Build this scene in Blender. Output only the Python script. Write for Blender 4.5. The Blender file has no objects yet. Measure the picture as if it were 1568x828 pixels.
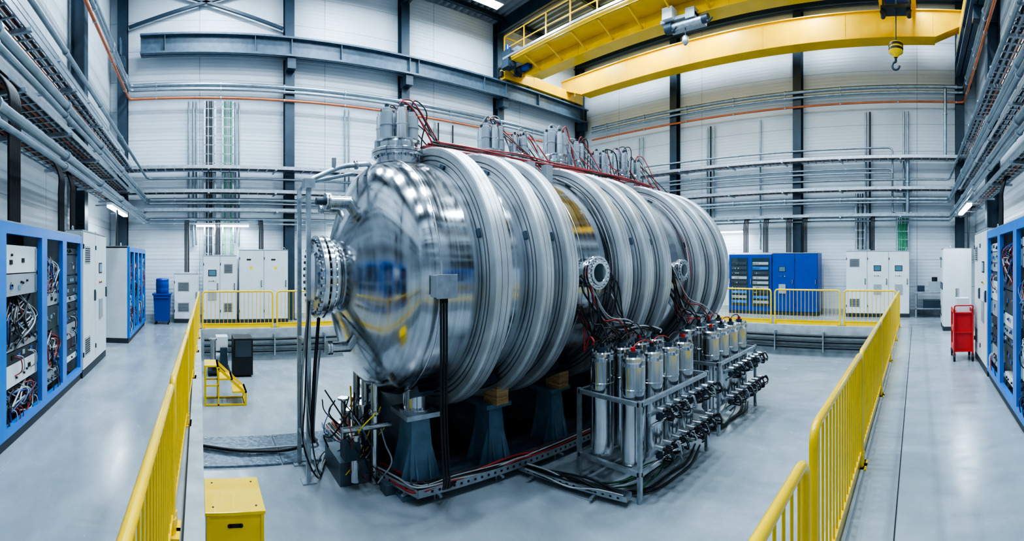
import bpy, math, random
from mathutils import Vector, Matrix
random.seed(7)
S=bpy.context.scene
PI=math.pi
CAMZ=1.95
# ------------------------------------------------------------------ materials
def newmat(name):
    m=bpy.data.materials.new(name); m.use_nodes=True
    return m,m.node_tree.nodes,m.node_tree.links,m.node_tree.nodes["Principled BSDF"]
def pmat(name,col,metal=0.0,rough=0.5,noise=0.06,nscale=3.0,bump=0.0,stretch=(1,1,1),rvar=0.0,bscale=None,emit=None,coat=0.0,aniso=0.0):
    m,N,L,P=newmat(name)
    P.inputs["Metallic"].default_value=metal; P.inputs["Roughness"].default_value=rough
    P.inputs["Coat Weight"].default_value=coat
    tc=N.new("ShaderNodeTexCoord"); mp=N.new("ShaderNodeMapping"); mp.inputs["Scale"].default_value=stretch
    L.new(tc.outputs["Object"],mp.inputs["Vector"])
    nz=N.new("ShaderNodeTexNoise"); nz.inputs["Scale"].default_value=nscale; nz.inputs["Detail"].default_value=5
    L.new(mp.outputs["Vector"],nz.inputs["Vector"])
    cr=N.new("ShaderNodeValToRGB")
    cr.color_ramp.elements[0].position=.3; cr.color_ramp.elements[1].position=.7
    cr.color_ramp.elements[0].color=(*[max(0,c*(1-noise*2)) for c in col],1)
    cr.color_ramp.elements[1].color=(*[min(1,c*(1+noise)) for c in col],1)
    L.new(nz.outputs["Fac"],cr.inputs["Fac"]); L.new(cr.outputs["Color"],P.inputs["Base Color"])
    if bump:
        b=N.new("ShaderNodeBump"); b.inputs["Strength"].default_value=bump; b.inputs["Distance"].default_value=.02
        n2=N.new("ShaderNodeTexNoise"); n2.inputs["Scale"].default_value=bscale or nscale; n2.inputs["Detail"].default_value=3
        L.new(mp.outputs["Vector"],n2.inputs["Vector"]); L.new(n2.outputs["Fac"],b.inputs["Height"]); L.new(b.outputs["Normal"],P.inputs["Normal"])
    if emit:
        P.inputs["Emission Color"].default_value=(*emit[0],1); P.inputs["Emission Strength"].default_value=emit[1]
    return m

def steel_mat(name,col,r0,r1,streak=40,bump=.05,metal=1.0,aniso=0.0,dark=.72):
    """brushed stainless: circumferential brush marks (high frequency along X) + blotchy polish"""
    m,N,L,P=newmat(name)
    P.inputs["Metallic"].default_value=metal
    tc=N.new("ShaderNodeTexCoord")
    mp=N.new("ShaderNodeMapping"); mp.inputs["Scale"].default_value=(streak,1.2,1.2); L.new(tc.outputs["Object"],mp.inputs["Vector"])
    n1=N.new("ShaderNodeTexNoise"); n1.inputs["Scale"].default_value=1.0; n1.inputs["Detail"].default_value=6; L.new(mp.outputs["Vector"],n1.inputs["Vector"])
    n2=N.new("ShaderNodeTexNoise"); n2.inputs["Scale"].default_value=1.6; n2.inputs["Detail"].default_value=7; n2.inputs["Distortion"].default_value=1.4; L.new(tc.outputs["Object"],n2.inputs["Vector"])
    mix=N.new("ShaderNodeMath"); mix.operation='ADD'; L.new(n1.outputs["Fac"],mix.inputs[0]); L.new(n2.outputs["Fac"],mix.inputs[1])
    mr=N.new("ShaderNodeMapRange"); mr.inputs["From Min"].default_value=.7; mr.inputs["From Max"].default_value=1.3; mr.inputs["To Min"].default_value=r0; mr.inputs["To Max"].default_value=r1
    L.new(mix.outputs[0],mr.inputs["Value"]); L.new(mr.outputs["Result"],P.inputs["Roughness"])
    cr=N.new("ShaderNodeValToRGB"); cr.color_ramp.elements[0].position=.38; cr.color_ramp.elements[1].position=.62
    cr.color_ramp.elements[0].color=(*[c*dark for c in col],1); cr.color_ramp.elements[1].color=(*col,1)
    m2=N.new("ShaderNodeMath"); m2.operation='MULTIPLY'; m2.inputs[1].default_value=.5; L.new(mix.outputs[0],m2.inputs[0])
    L.new(m2.outputs[0],cr.inputs["Fac"]); L.new(cr.outputs["Color"],P.inputs["Base Color"])
    b=N.new("ShaderNodeBump"); b.inputs["Strength"].default_value=bump; b.inputs["Distance"].default_value=.03
    n3=N.new("ShaderNodeTexNoise"); n3.inputs["Scale"].default_value=2.2; n3.inputs["Detail"].default_value=2; L.new(tc.outputs["Object"],n3.inputs["Vector"])
    ad=N.new("ShaderNodeMath"); ad.operation='MULTIPLY_ADD'; ad.inputs[1].default_value=.03; L.new(n1.outputs["Fac"],ad.inputs[0]); L.new(n3.outputs["Fac"],ad.inputs[2])
    L.new(ad.outputs[0],b.inputs["Height"]); L.new(b.outputs["Normal"],P.inputs["Normal"])
    if aniso:
        P.inputs["Anisotropic"].default_value=aniso; P.inputs["Anisotropic Rotation"].default_value=.25
        tg=N.new("ShaderNodeTangent"); tg.direction_type='RADIAL'; tg.axis='X'; L.new(tg.outputs["Tangent"],P.inputs["Tangent"])
    return m

def wall_mat(name,axis):
    m,N,L,P=newmat(name)
    P.inputs["Roughness"].default_value=.42
    tc=N.new("ShaderNodeTexCoord"); sp=N.new("ShaderNodeSeparateXYZ"); L.new(tc.outputs["Object"],sp.inputs[0])
    def frac(out,div):
        d=N.new("ShaderNodeMath"); d.operation='DIVIDE'; d.inputs[1].default_value=div; L.new(out,d.inputs[0])
        f=N.new("ShaderNodeMath"); f.operation='FRACT'; L.new(d.outputs[0],f.inputs[0]); return f.outputs[0]
    def less(out,t):
        l=N.new("ShaderNodeMath"); l.operation='LESS_THAN'; l.inputs[1].default_value=t; L.new(out,l.inputs[0]); return l.outputs[0]
    seam=less(frac(sp.outputs["Z"],1.0),.02)
    seamv=less(frac(sp.outputs[axis],4.3),.006)
    mx=N.new("ShaderNodeMath"); mx.operation='MAXIMUM'; L.new(seam,mx.inputs[0]); L.new(seamv,mx.inputs[1])
    nz=N.new("ShaderNodeTexNoise"); nz.inputs["Scale"].default_value=.7; nz.inputs["Detail"].default_value=4; L.new(tc.outputs["Object"],nz.inputs["Vector"])
    cr=N.new("ShaderNodeValToRGB"); cr.color_ramp.elements[0].color=(.50,.57,.63,1); cr.color_ramp.elements[1].color=(.71,.77,.82,1)
    L.new(nz.outputs["Fac"],cr.inputs["Fac"])
    mc=N.new("ShaderNodeMixRGB"); mc.inputs[2].default_value=(.34,.39,.44,1); L.new(mx.outputs[0],mc.inputs[0]); L.new(cr.outputs["Color"],mc.inputs[1]); L.new(mc.outputs[0],P.inputs["Base Color"])
    rf=frac(sp.outputs["Z"],.125)
    w=N.new("ShaderNodeMath"); w.operation='PINGPONG'; w.inputs[1].default_value=.5; L.new(rf,w.inputs[0])
    b=N.new("ShaderNodeBump"); b.inputs["Strength"].default_value=.4; b.inputs["Distance"].default_value=.02; L.new(w.outputs[0],b.inputs["Height"]); L.new(b.outputs["Normal"],P.inputs["Normal"])
    return m
def floor_mat(name,c0,c1,rough):
    m,N,L,P=newmat(name)
    tc=N.new("ShaderNodeTexCoord")
    nz=N.new("ShaderNodeTexNoise"); nz.inputs["Scale"].default_value=.55; nz.inputs["Detail"].default_value=9; nz.inputs["Roughness"].default_value=.66; nz.inputs["Distortion"].default_value=.5; L.new(tc.outputs["Object"],nz.inputs["Vector"])
    cr=N.new("ShaderNodeValToRGB"); cr.color_ramp.elements[0].position=.32; cr.color_ramp.elements[1].position=.68
    cr.color_ramp.elements[0].color=(*c0,1); cr.color_ramp.elements[1].color=(*c1,1)
    L.new(nz.outputs["Fac"],cr.inputs["Fac"])
    mp=N.new("ShaderNodeMapping"); mp.inputs["Rotation"].default_value=(0,0,.6); mp.inputs["Scale"].default_value=(4,1.4,1); L.new(tc.outputs["Object"],mp.inputs["Vector"])
    n2=N.new("ShaderNodeTexNoise"); n2.inputs["Scale"].default_value=1.0; n2.inputs["Detail"].default_value=9; n2.inputs["Distortion"].default_value=.4; L.new(mp.outputs["Vector"],n2.inputs["Vector"])
    c2=N.new("ShaderNodeValToRGB"); c2.color_ramp.elements[0].position=.3; c2.color_ramp.elements[1].position=.65; c2.color_ramp.elements[0].color=(.88,.88,.89,1); c2.color_ramp.elements[1].color=(1,1,1,1)
    L.new(n2.outputs["Fac"],c2.inputs["Fac"])
    mx=N.new("ShaderNodeMixRGB"); mx.blend_type='MULTIPLY'; mx.inputs[0].default_value=1; L.new(cr.outputs["Color"],mx.inputs[1]); L.new(c2.outputs["Color"],mx.inputs[2]); L.new(mx.outputs[0],P.inputs["Base Color"])
    mr=N.new("ShaderNodeMapRange"); mr.inputs["From Min"].default_value=.3; mr.inputs["From Max"].default_value=.7; mr.inputs["To Min"].default_value=rough-.05; mr.inputs["To Max"].default_value=rough+.10
    L.new(n2.outputs["Fac"],mr.inputs["Value"]); L.new(mr.outputs["Result"],P.inputs["Roughness"])
    b=N.new("ShaderNodeBump"); b.inputs["Strength"].default_value=.02; L.new(n2.outputs["Fac"],b.inputs["Height"]); L.new(b.outputs["Normal"],P.inputs["Normal"])
    return m

M={}
M['wallA']=wall_mat("wall_panels_x","X"); M['wallB']=wall_mat("wall_panels_y","Y")
M['floor']=floor_mat("floor_epoxy",(.235,.285,.32),(.35,.40,.44),.20)
M['pit']=floor_mat("pit_epoxy",(.245,.295,.33),(.37,.42,.46),.18)
M['conc']=pmat("concrete",(.38,.43,.46),0,.7,.12,4,.2)
M['ceil']=pmat("ceiling_deck",(.22,.27,.31),.2,.4,.04)
M['dark']=pmat("dark_blue_steel",(.028,.052,.078),.1,.42,.1)
M['mid']=pmat("blue_grey_steel",(.085,.13,.175),.15,.38,.12,6)
M['sup']=pmat("support_blue_grey",(.14,.23,.32),.1,.34,.12,6)
M['yel']=pmat("yellow_paint",(.92,.60,.004),0,.28,.05,4,coat=.4)
M['yelc']=pmat("crane_yellow",(.80,.47,.006),0,.33,.06,2,coat=.3)
M['steel']=steel_mat("brushed_stainless",(.60,.63,.66),.09,.24,30,.028,aniso=.35,dark=.66)
M['steel2']=steel_mat("machined_stainless",(.70,.73,.76),.10,.26,60,.02)
M['coil']=steel_mat("coil_aluminium",(.64,.68,.71),.30,.46,110,.05,metal=.6,dark=.72)
M['coild']=steel_mat("coil_groove",(.13,.15,.17),.4,.5,90,.05,metal=.3)
M['galv']=pmat("galvanised",(.46,.52,.57),.85,.36,.12,9)
M['pipe']=pmat("pipe_zinc",(.32,.39,.44),.8,.33,.1,5)
M['blackpipe']=pmat("black_pipe",(.02,.028,.035),.2,.35,.1)
M['copper']=pmat("orange_conduit",(.55,.17,.07),.2,.4,.1)
M['black']=pmat("black_rubber",(.012,.014,.018),0,.45,.1)
M['red']=pmat("red_cable",(.34,.03,.03),0,.4,.1)
M['bluec']=pmat("blue_cable",(.03,.08,.30),0,.4,.1)
M['green']=pmat("green_cable_and_light",(.04,.34,.13),0,.4,.1)  # also carries painted green lamp light on one wall ladder
M['dgreen']=pmat("dark_green_cable",(.015,.09,.045),0,.4,.1)
M['greyc']=pmat("grey_cable",(.36,.40,.43),0,.45,.1)
M['whitecab']=pmat("white_cabinet",(.62,.67,.70),0,.36,.03)
M['bluecab']=pmat("blue_cabinet",(.018,.19,.62),0,.32,.05)
M['navy']=pmat("navy_cabinet",(.011,.055,.30),0,.32,.05)
M['inside']=pmat("rack_interior",(.035,.05,.065),0,.5,.1)
M['inst']=pmat("instrument_grey",(.34,.39,.43),.2,.4,.05)
M['screen']=pmat("screen",(.01,.02,.03),0,.12,.0,emit=((.15,.4,.6),.35))
M['plinth']=pmat("plinth",(.03,.04,.05),0,.5,.1)
M['wood']=pmat("wood_block",(.48,.30,.14),0,.6,.25,4,stretch=(1,1,9))
M['lamp']=pmat("lamp_glow",(1,1,1),0,.5,0,emit=((.86,.94,1),14))
M['bay']=pmat("high_bay_glow",(1,1,1),0,.5,0,emit=((.86,.94,1),28))
M['redp']=pmat("red_paint",(.60,.03,.025),0,.35,.08)
M['glass']=pmat("port_glass",(.03,.05,.06),.0,.06,.0,coat=1)
M['tread']=pmat("tread_plate",(.22,.28,.34),.8,.32,.2,14,.5)
M['slot']=pmat("slot_black",(.01,.01,.01),0,.6,0)
M['label']=pmat("label_yellow",(.85,.65,.03),0,.5,0)

# ------------------------------------------------------------------ mesh builder
def basis(d):
    d=Vector(d).normalized()
    u=Vector((0,0,1)) if abs(d.z)<.95 else Vector((1,0,0))
    a=d.cross(u).normalized(); b=a.cross(d).normalized()
    return a,b,d
class B:
    def __init__(s,name,mat=None):
        s.name=name; s.v=[]; s.f=[]; s.mi=[]; s.sm=[]; s.mats=[]; s.M=Matrix.Identity(4) if mat is None else mat
    def mx(s,m):
        if m not in s.mats: s.mats.append(m)
        return s.mats.index(m)
    def add(s,vs,fs,m,smooth=False):
        o=len(s.v); k=s.mx(m)
        s.v.extend([s.M@Vector(p) for p in vs])
        for f in fs: s.f.append([i+o for i in f]); s.mi.append(k); s.sm.append(smooth)
    def box(s,x0,x1,y0,y1,z0,z1,m):
        vs=[(x,y,z) for z in (z0,z1) for y in (y0,y1) for x in (x0,x1)]
        s.add(vs,[(0,2,3,1),(4,5,7,6),(0,1,5,4),(2,6,7,3),(0,4,6,2),(1,3,7,5)],m)
    def beam(s,p0,p1,w,h,m,up=(0,0,1)):
        p0=Vector(p0);p1=Vector(p1);d=(p1-p0).normalized();u=Vector(up)
        if abs(d.dot(u))>.98:u=Vector((1,0,0))
        a=d.cross(u).normalized();b=a.cross(d)
        vs=[p+a*sx*w/2+b*sy*h/2 for p in(p0,p1) for sy in(-1,1) for sx in(-1,1)]
        s.add(vs,[(0,1,3,2),(4,6,7,5),(0,4,5,1),(2,3,7,6),(0,2,6,4),(1,5,7,3)],m)
    def ibeam(s,p0,p1,w,h,m,tw=.03,tf=.04):
        p0=Vector(p0);p1=Vector(p1)
        d=(p1-p0).normalized(); up=Vector((0,0,1)) if abs(d.z)<.9 else Vector((1,0,0))
        b=(up-d*up.dot(d)).normalized()
        s.beam(p0,p1,tw,h,m,b); s.beam(p0+b*(h/2-tf/2),p1+b*(h/2-tf/2),w,tf,m,b); s.beam(p0-b*(h/2-tf/2),p1-b*(h/2-tf/2),w,tf,m,b)
    def cyl(s,p0,p1,r,m,n=16,r2=None,caps=True):
        p0=Vector(p0);p1=Vector(p1);a,b,d=basis(p1-p0);r2=r if r2 is None else r2
        vs=[];
        for p,rr in((p0,r),(p1,r2)):
            for i in range(n):
                t=2*PI*i/n; vs.append(p+a*math.cos(t)*rr+b*math.sin(t)*rr)
        s.add(vs,[(i,(i+1)%n,n+(i+1)%n,n+i) for i in range(n)],m,True)
        if caps:
            s.add(vs[:n],[tuple(range(n-1,-1,-1))],m); s.add(vs[n:],[tuple(range(n))],m)
    def lathe(s,o,d,prof,m,n=32,sharp=False,closed=False):
        o=Vector(o);a,b,d=basis(d);vs=[]
        for t,r in prof:
            for i in range(n):
                q=2*PI*i/n; vs.append(o+d*t+a*math.cos(q)*max(r,1e-4)+b*math.sin(q)*max(r,1e-4))
        fs=[]
        k=len(prof)
        if sharp:
            for j in range(k-1 if not closed else k):
                j2=(j+1)%k
                seg=[vs[j*n+i] for i in range(n)]+[vs[j2*n+i] for i in range(n)]
                s.add(seg,[(i,(i+1)%n,n+(i+1)%n,n+i) for i in range(n)],m[j] if isinstance(m,list) else m,True)
        else:
            for j in range(k-1):
                fs+=[(j*n+i,j*n+(i+1)%n,(j+1)*n+(i+1)%n,(j+1)*n+i) for i in range(n)]
            s.add(vs,fs,m,True)
    def tube(s,pts,r,m,n=8,caps=True):
        pts=[Vector(p) for p in pts]
        if len(pts)<2:return
        T=[]
        for i in range(len(pts)):
            a=pts[max(i-1,0)];b=pts[min(i+1,len(pts)-1)]
            v=(b-a); T.append(v.normalized() if v.length>1e-9 else Vector((0,0,1)))
        a,b,_=basis(T[0]);vs=[]
        for i,p in enumerate(pts):
            t=T[i]; a=(a-t*a.dot(t)); a=a.normalized() if a.length>1e-6 else basis(t)[0]; b=t.cross(a)
            for k in range(n):
                q=2*PI*k/n; vs.append(p+a*math.cos(q)*r+b*math.sin(q)*r)
        fs=[(i*n+k,i*n+(k+1)%n,(i+1)*n+(k+1)%n,(i+1)*n+k) for i in range(len(pts)-1) for k in range(n)]
        s.add(vs,fs,m,True)
        if caps: s.add(vs[:n],[tuple(range(n))],m); s.add(vs[-n:],[tuple(range(n))],m)
    def cable(s,ctrl,r,m,seg=6,n=6):
        s.tube(cr(ctrl,seg),r,m,n)
    def flange(s,o,d,r,t,m,nb=16,br=None,hub=None):
        o=Vector(o);a,b,dd=basis(d)
        s.lathe(o,d,[(0,0),(0,r*.985),(t*.12,r),(t*.88,r),(t,r*.985),(t,0)],m,40,sharp=True)
        br=br or r*.86
        for i in range(nb):
            q=2*PI*i/nb; p=o+a*math.cos(q)*br+b*math.sin(q)*br
            h=r*.05
            s.cyl(p-dd*h*.9,p+dd*(t+h*.9),h,m,6)
    def done(s,bevel=0,parent=None):
        me=bpy.data.meshes.new(s.name); me.from_pydata([tuple(v) for v in s.v],[],s.f)
        for m in s.mats: me.materials.append(M[m])
        me.polygons.foreach_set("material_index",s.mi); me.polygons.foreach_set("use_smooth",s.sm); me.update()
        o=bpy.data.objects.new(s.name,me); S.collection.objects.link(o)
        if bevel:
            bm=o.modifiers.new("bevel","BEVEL"); bm.width=bevel; bm.segments=2; bm.limit_method='ANGLE'; bm.angle_limit=1.0
        if parent: o.parent=parent
        return o
def cr(P,seg=6):
    P=[Vector(p) for p in P]; Q=[P[0]*2-P[1]]+P+[P[-1]*2-P[-2]]; out=[]
    for i in range(1,len(Q)-2):
        p0,p1,p2,p3=Q[i-1:i+3]
        for k in range(seg):
            t=k/seg; out.append(.5*((2*p1)+(-p0+p2)*t+(2*p0-5*p1+4*p2-p3)*t*t+(-p0+3*p1-3*p2+p3)*t**3))
    out.append(P[-1]); return out
def rnd(a,b): return random.uniform(a,b)
def rpath(pts,rad=.15,seg=5):
    pts=[Vector(p) for p in pts]; out=[pts[0]]
    for i in range(1,len(pts)-1):
        a,b,c=pts[i-1:i+2]; d1=(a-b); d2=(c-b); r=min(rad,d1.length*.45,d2.length*.45)
        p=b+d1.normalized()*r; q=b+d2.normalized()*r
        for k in range(seg+1):
            t=k/seg; out.append(p*(1-t)**2+b*2*t*(1-t)+q*t*t)
    out.append(pts[-1]); return out
# ------------------------------------------------------------------ room shell
X0,X1,Y0,Y1,ZC=-3.0,16.9,-2.15,15.3,11.85
PX0,PX1,PY0,PY1,PZ=.04,13.45,.66,13.15,-.9
b=B("floor")
b.box(X0-.3,PX0,Y0-.3,Y1+.3,-1.3,0,'floor'); b.box(PX1,X1+.3,Y0-.3,Y1+.3,-1.3,0,'floor')
b.box(PX0,PX1,Y0-.3,PY0,-1.3,0,'floor'); b.box(PX0,PX1,PY1,Y1+.3,-1.3,0,'floor'); b.done()
b=B("pit_floor"); b.box(PX0,PX1,PY0,PY1,-1.3,PZ,'pit'); b.done()
b=B("trim_1")
t=.012
b.box(PX0-.16,PX0+.0,PY0-.16,PY1+.16,0,t,'conc'); b.box(PX1,PX1+.16,PY0-.16,PY1+.16,0,t,'conc')
b.box(PX0,PX1,PY0-.16,PY0,0,t,'conc'); b.box(PX0,PX1,PY1,PY1+.16,0,t,'conc')
b.box(PX0,PX1,PY1-.015,PY1,-.9,0,'conc'); b.box(PX1-.015,PX1,PY0,PY1,-.9,0,'conc')
b.box(PX0-.165,PX0-.15,PY0-.16,PY1+.16,0,t+.01,'slot')
b.box(PX0,PX1,PY0-.50,PY0-.49,0,.004,'slot')
b.done()
b=B("wall_back"); b.box(X0-.3,X1+.3,Y1,Y1+.3,0,ZC,'wallA'); b.done()
b=B("wall_right"); b.box(X1,X1+.3,Y0-.3,Y1,0,ZC,'wallB'); b.done()
b=B("wall_left"); b.box(X0-.3,X0,Y0-.3,Y1,0,ZC,'wallB'); b.done()
b=B("wall_front"); b.box(X0,X1,Y0-.3,Y0,0,ZC,'wallA'); b.done()
for nm,(x0,x1,y0,y1) in dict(baseboard_back=(X0,X1,Y1-.03,Y1),baseboard_right=(X1-.03,X1,Y0,Y1),baseboard_left=(X0,X0+.03,Y0,Y1),baseboard_front=(X0,X1,Y0,Y0+.03)).items():
    b=B(nm); b.box(x0,x1,y0,y1,0,.18,'conc'); b.done()
b=B("ceiling")
b.box(X0-.3,X1+.3,Y0-.3,Y1+.3,ZC+.12,ZC+.3,'ceil')
x=X0
while x<X1:
    vs=[];w0,w1=.10,.05
    vs=[(x,Y0,ZC+.12),(x+w0*2,Y0,ZC+.12),(x+w0+w1,Y0,ZC),(x+w0-w1,Y0,ZC)]
    vs+=[(a,Y1,c) for a,_,c in vs]
    b.add(vs,[(0,1,5,4),(1,2,6,5),(2,3,7,6),(3,0,4,7)],'ceil'); x+=.3
b.done()
def column(x,y,z1=ZC,face='Y'):
    b=B("steel_column")
    b.M=Matrix.Translation((x,y,0))@(Matrix.Rotation(PI/2,4,'Z') if face=='X' else Matrix.Identity(4))
    b.box(-.16,.16,-.17,-.145,0,z1,'dark'); b.box(-.16,.16,.145,.17,0,z1,'dark'); b.box(-.012,.012,-.15,.15,0,z1,'dark')
    b.box(-.22,.22,-.25,.17,0,.03,'dark')
    for z in (2.8,5.6,8.2): b.box(-.13,.13,-.145,.145,z,z+.015,'dark')
    b.done()
for x in (-2.55,3.0,7.25,11.6,16.6): column(x,Y1-.18)
for y in (9.8,4.47,-1.55): column(X1-.18,y,face='X')
for y in (10.2,4.0): column(X0+.26,y,face='X')
for x in (2.5,7.2,11.9): column(x,Y0+.18)
b=B("roof_beams")
for x in (-2.75,3.0,7.25,11.6,16.5): b.ibeam((x,Y0,ZC-.28),(x,Y1,ZC-.28),.26,.52,'dark')
for y in (1.2,4.6,8.0,11.4,14.6): b.ibeam((X0,y,ZC-.1),(X1,y,ZC-.1),.14,.2,'dark')
b.done()
b=B("steel_bracing")
yb=Y1-.2
b.beam((-2.35,yb,9.75),(2.8,yb,ZC-.6),.09,.09,'dark'); b.beam((-2.35,yb,ZC-.6),(2.8,yb,9.75),.09,.09,'dark')
b.done()
RZ=CAMZ+7.3
def runway(yc,x0,x1,sgn):
    b=B("crane_runway_beam")
    b.ibeam((x0,yc,RZ-.32),(x1,yc,RZ-.32),.36,.64,'mid',.03,.06)
    b.box(x0,x1,yc-.035,yc+.035,RZ,RZ+.07,'galv')
    for x in (-2.55,3.0,7.25,11.6,16.5) if sgn>0 else (2.5,7.2,11.9,16.5):
        yy=yc+sgn*.40
        b.box(x-.14,x+.14,min(yc-.1*sgn,yy),max(yc-.1*sgn,yy),RZ-1.0,RZ-.64,'dark')
        b.box(x-.012,x+.012,yc-.15,yc+.15,RZ-.6,RZ-.05,'mid')
    x=x0+.8
    while x<x1: b.box(x-.01,x+.01,yc-.16,yc+.16,RZ-.6,RZ-.05,'mid'); x+=2.9
    b.done()
runway(14.72,-1.9,16.6,1)
runway(-1.55,4.5,16.6,-1)
# ------------------------------------------------------------------ overhead crane
b=B("overhead_crane")
G1,G2=12.35,15.3
GZ=CAMZ+7.4
for yy in (14.72,-1.55):
    b.box(11.5,16.2,yy-.17,yy+.17,RZ+.12,RZ+.55,'yelc')
    for x in (11.8,12.9,15.0,15.9): b.cyl((x,yy-.1,RZ+.2),(x,yy+.1,RZ+.2),.13,'dark',20)
    b.box(11.38,11.5,yy-.09,yy+.09,RZ+.22,RZ+.42,'black'); b.box(16.2,16.3,yy-.09,yy+.09,RZ+.22,RZ+.42,'black')
for gx in (G1,G2):
    w=.24
    prof=[(14.85,.55),(13.6,.05),(-.6,.05),(-1.7,.55)]
    top=GZ+.85
    vs=[];
    for sx in (-1,1):
        for y,dz in prof: vs.append((gx+sx*w,y,GZ+dz-.05))
        for y,dz in reversed(prof): vs.append((gx+sx*w,y,top))
    n=8
    fs=[tuple(range(8)),tuple(range(15,7,-1))]+[(i,(i+1)%8,8+(i+1)%8,8+i) for i in range(8)]
    b.add(vs,fs,'yelc')
    b.box(gx-.3,gx+.3,-1.7,14.85,top,top+.03,'yelc'); b.box(gx-.3,gx+.3,-.6,13.6,GZ-.03,GZ,'yelc')
    b.box(gx-.03,gx+.03,-1.6,14.7,top+.03,top+.09,'galv')
    y=-.5
    while y<14.5:
        for sx in(-1,1): b.box(gx+sx*.24,gx+sx*.25,y,y+.015,GZ,top,'yelc')
        y+=2.9
wx0,wx1=11.25,12.1; wz=GZ+.42
b.box(wx0,wx1,-1.3,14.3,wz,wz+.05,'yelc'); b.box(wx0-.02,wx0+.01,-1.3,14.3,wz,wz+.16,'yelc')
for y in [i*1.2-1.3 for i in range(14)]:
    b.beam((wx0+.02,y,wz),(wx0+.02,y,wz+1.1),.04,.04,'yelc'); b.beam((wx1,y,wz-.35),(wx0+.05,y,wz),.05,.05,'yelc')
for dz in (1.1,.6): b.tube([(wx0+.02,-1.3,wz+dz),(wx0+.02,14.3,wz+dz)],.022,'yelc')
b.tube([(wx1,14.3,wz+1.1),(wx0+.02,14.3,wz+1.1)],.022,'yelc')
b.beam((11.12,-1.3,wz+.15),(11.12,14.2,wz+.15),.05,.08,'galv')
for yy in (14.5,):
    b.cyl((11.95,yy-.55,RZ+.45),(11.95,yy-.2,RZ+.45),.16,'dark',20); b.cyl((11.95,yy-.95,RZ+.45),(11.95,yy-.55,RZ+.45),.13,'navy',20)
    b.box(11.75,12.1,yy-.3,yy-.17,RZ+.2,RZ+.75,'dark'); b.box(11.5,11.75,yy-.75,yy-.4,RZ+.5,RZ+1.15,'inst')
    b.cyl((11.3,yy-.7,RZ+.45),(11.3,yy-.1,RZ+.45),.14,'dark',18); b.box(11.1,11.5,yy-.65,yy-.25,RZ+.3,RZ+.95,'dark'); b.cyl((11.3,yy-.4,RZ+.95),(11.3,yy-.4,RZ+1.2),.12,'navy',16)
ty=.65
b.box(G1-.1,G2+.1,ty-.6,ty-.45,top+.1,top+.35,'yelc'); b.box(G1-.1,G2+.1,ty+.45,ty+.6,top+.1,top+.35,'yelc')
b.cyl((13.0,ty,top+.45),(14.7,ty,top+.45),.3,'inst',24); b.box(14.2,14.9,ty-.4,ty+.4,top+.2,top+.75,'navy')
b.box(13.6,14.1,ty-.45,ty+.45,GZ+.16,GZ+.24,'dark'); 
for yy in (ty-.4,ty+.4): b.cyl((13.7,yy,GZ+.1),(14.0,yy,GZ+.1),.08,'dark',14); b.beam((13.85,yy,GZ+.2),(13.85,yy,top+.3),.05,.05,'dark')
hz=CAMZ+6.35
for dx in (-.12,-.04,.04,.12): b.cyl((13.8+dx,ty,hz+.2),(13.8+dx,ty,top+.4),.014,'dark',6)
b.lathe((13.8,ty,hz+.25),(0,0,-1),[(0,.06),(.02,.2),(.3,.22),(.36,.12),(.45,.06)],'yel',20)
b.lathe((13.8,ty,hz+.20),(0,0,-1),[(0,.222),(.07,.226)],'black',20)
b.lathe((13.8,ty,hz+.07),(0,0,-1),[(0,.228),(.07,.222)],'black',20)
hk=[(13.8,ty,hz-.18),(13.8,ty,hz-.32)]+[(13.8,ty+.11*math.sin(q)-.0,hz-.45+.12*math.cos(q)) for q in [k*PI/6 for k in range(0,10)]]
b.tube(hk,.035,'dark',8)
hy=6.9
b.box(G1-.45,G1+.35,hy-.6,hy+.6,GZ-.12,GZ-.02,'inst'); b.cyl((G1-.35,hy-.8,GZ-.28),(G1-.35,hy+.2,GZ-.28),.11,'galv',20)
b.cyl((G1-.35,hy+.2,GZ-.28),(G1-.35,hy+.45,GZ-.28),.16,'dark',20); b.cyl((G1-.35,hy-1.0,GZ-.28),(G1-.35,hy-.8,GZ-.28),.13,'dark',16)
b.box(G1-.6,G1-.25,hy+.1,hy+.45,GZ-.1,GZ+.25,'whitecab'); b.box(G1-.5,G1-.2,hy-.6,hy-.3,GZ-.2,GZ+.1,'inst')
b.cyl((G1-.3,hy-.2,GZ-.75),(G1-.3,hy-.2,GZ-.3),.02,'dark',6); b.lathe((G1-.3,hy-.2,GZ-.6),(0,0,-1),[(0,.05),(.05,.1),(.2,.1),(.28,.04)],'galv',12)
for sy in (-.9,.3): b.tube([(G1-.35,hy+sy,GZ-.28),(G1-.45,hy+sy-.15,GZ-.45),(G1-.5,hy+sy-.3,GZ-.38)],.03,'dark',8)
b.done()
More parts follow.
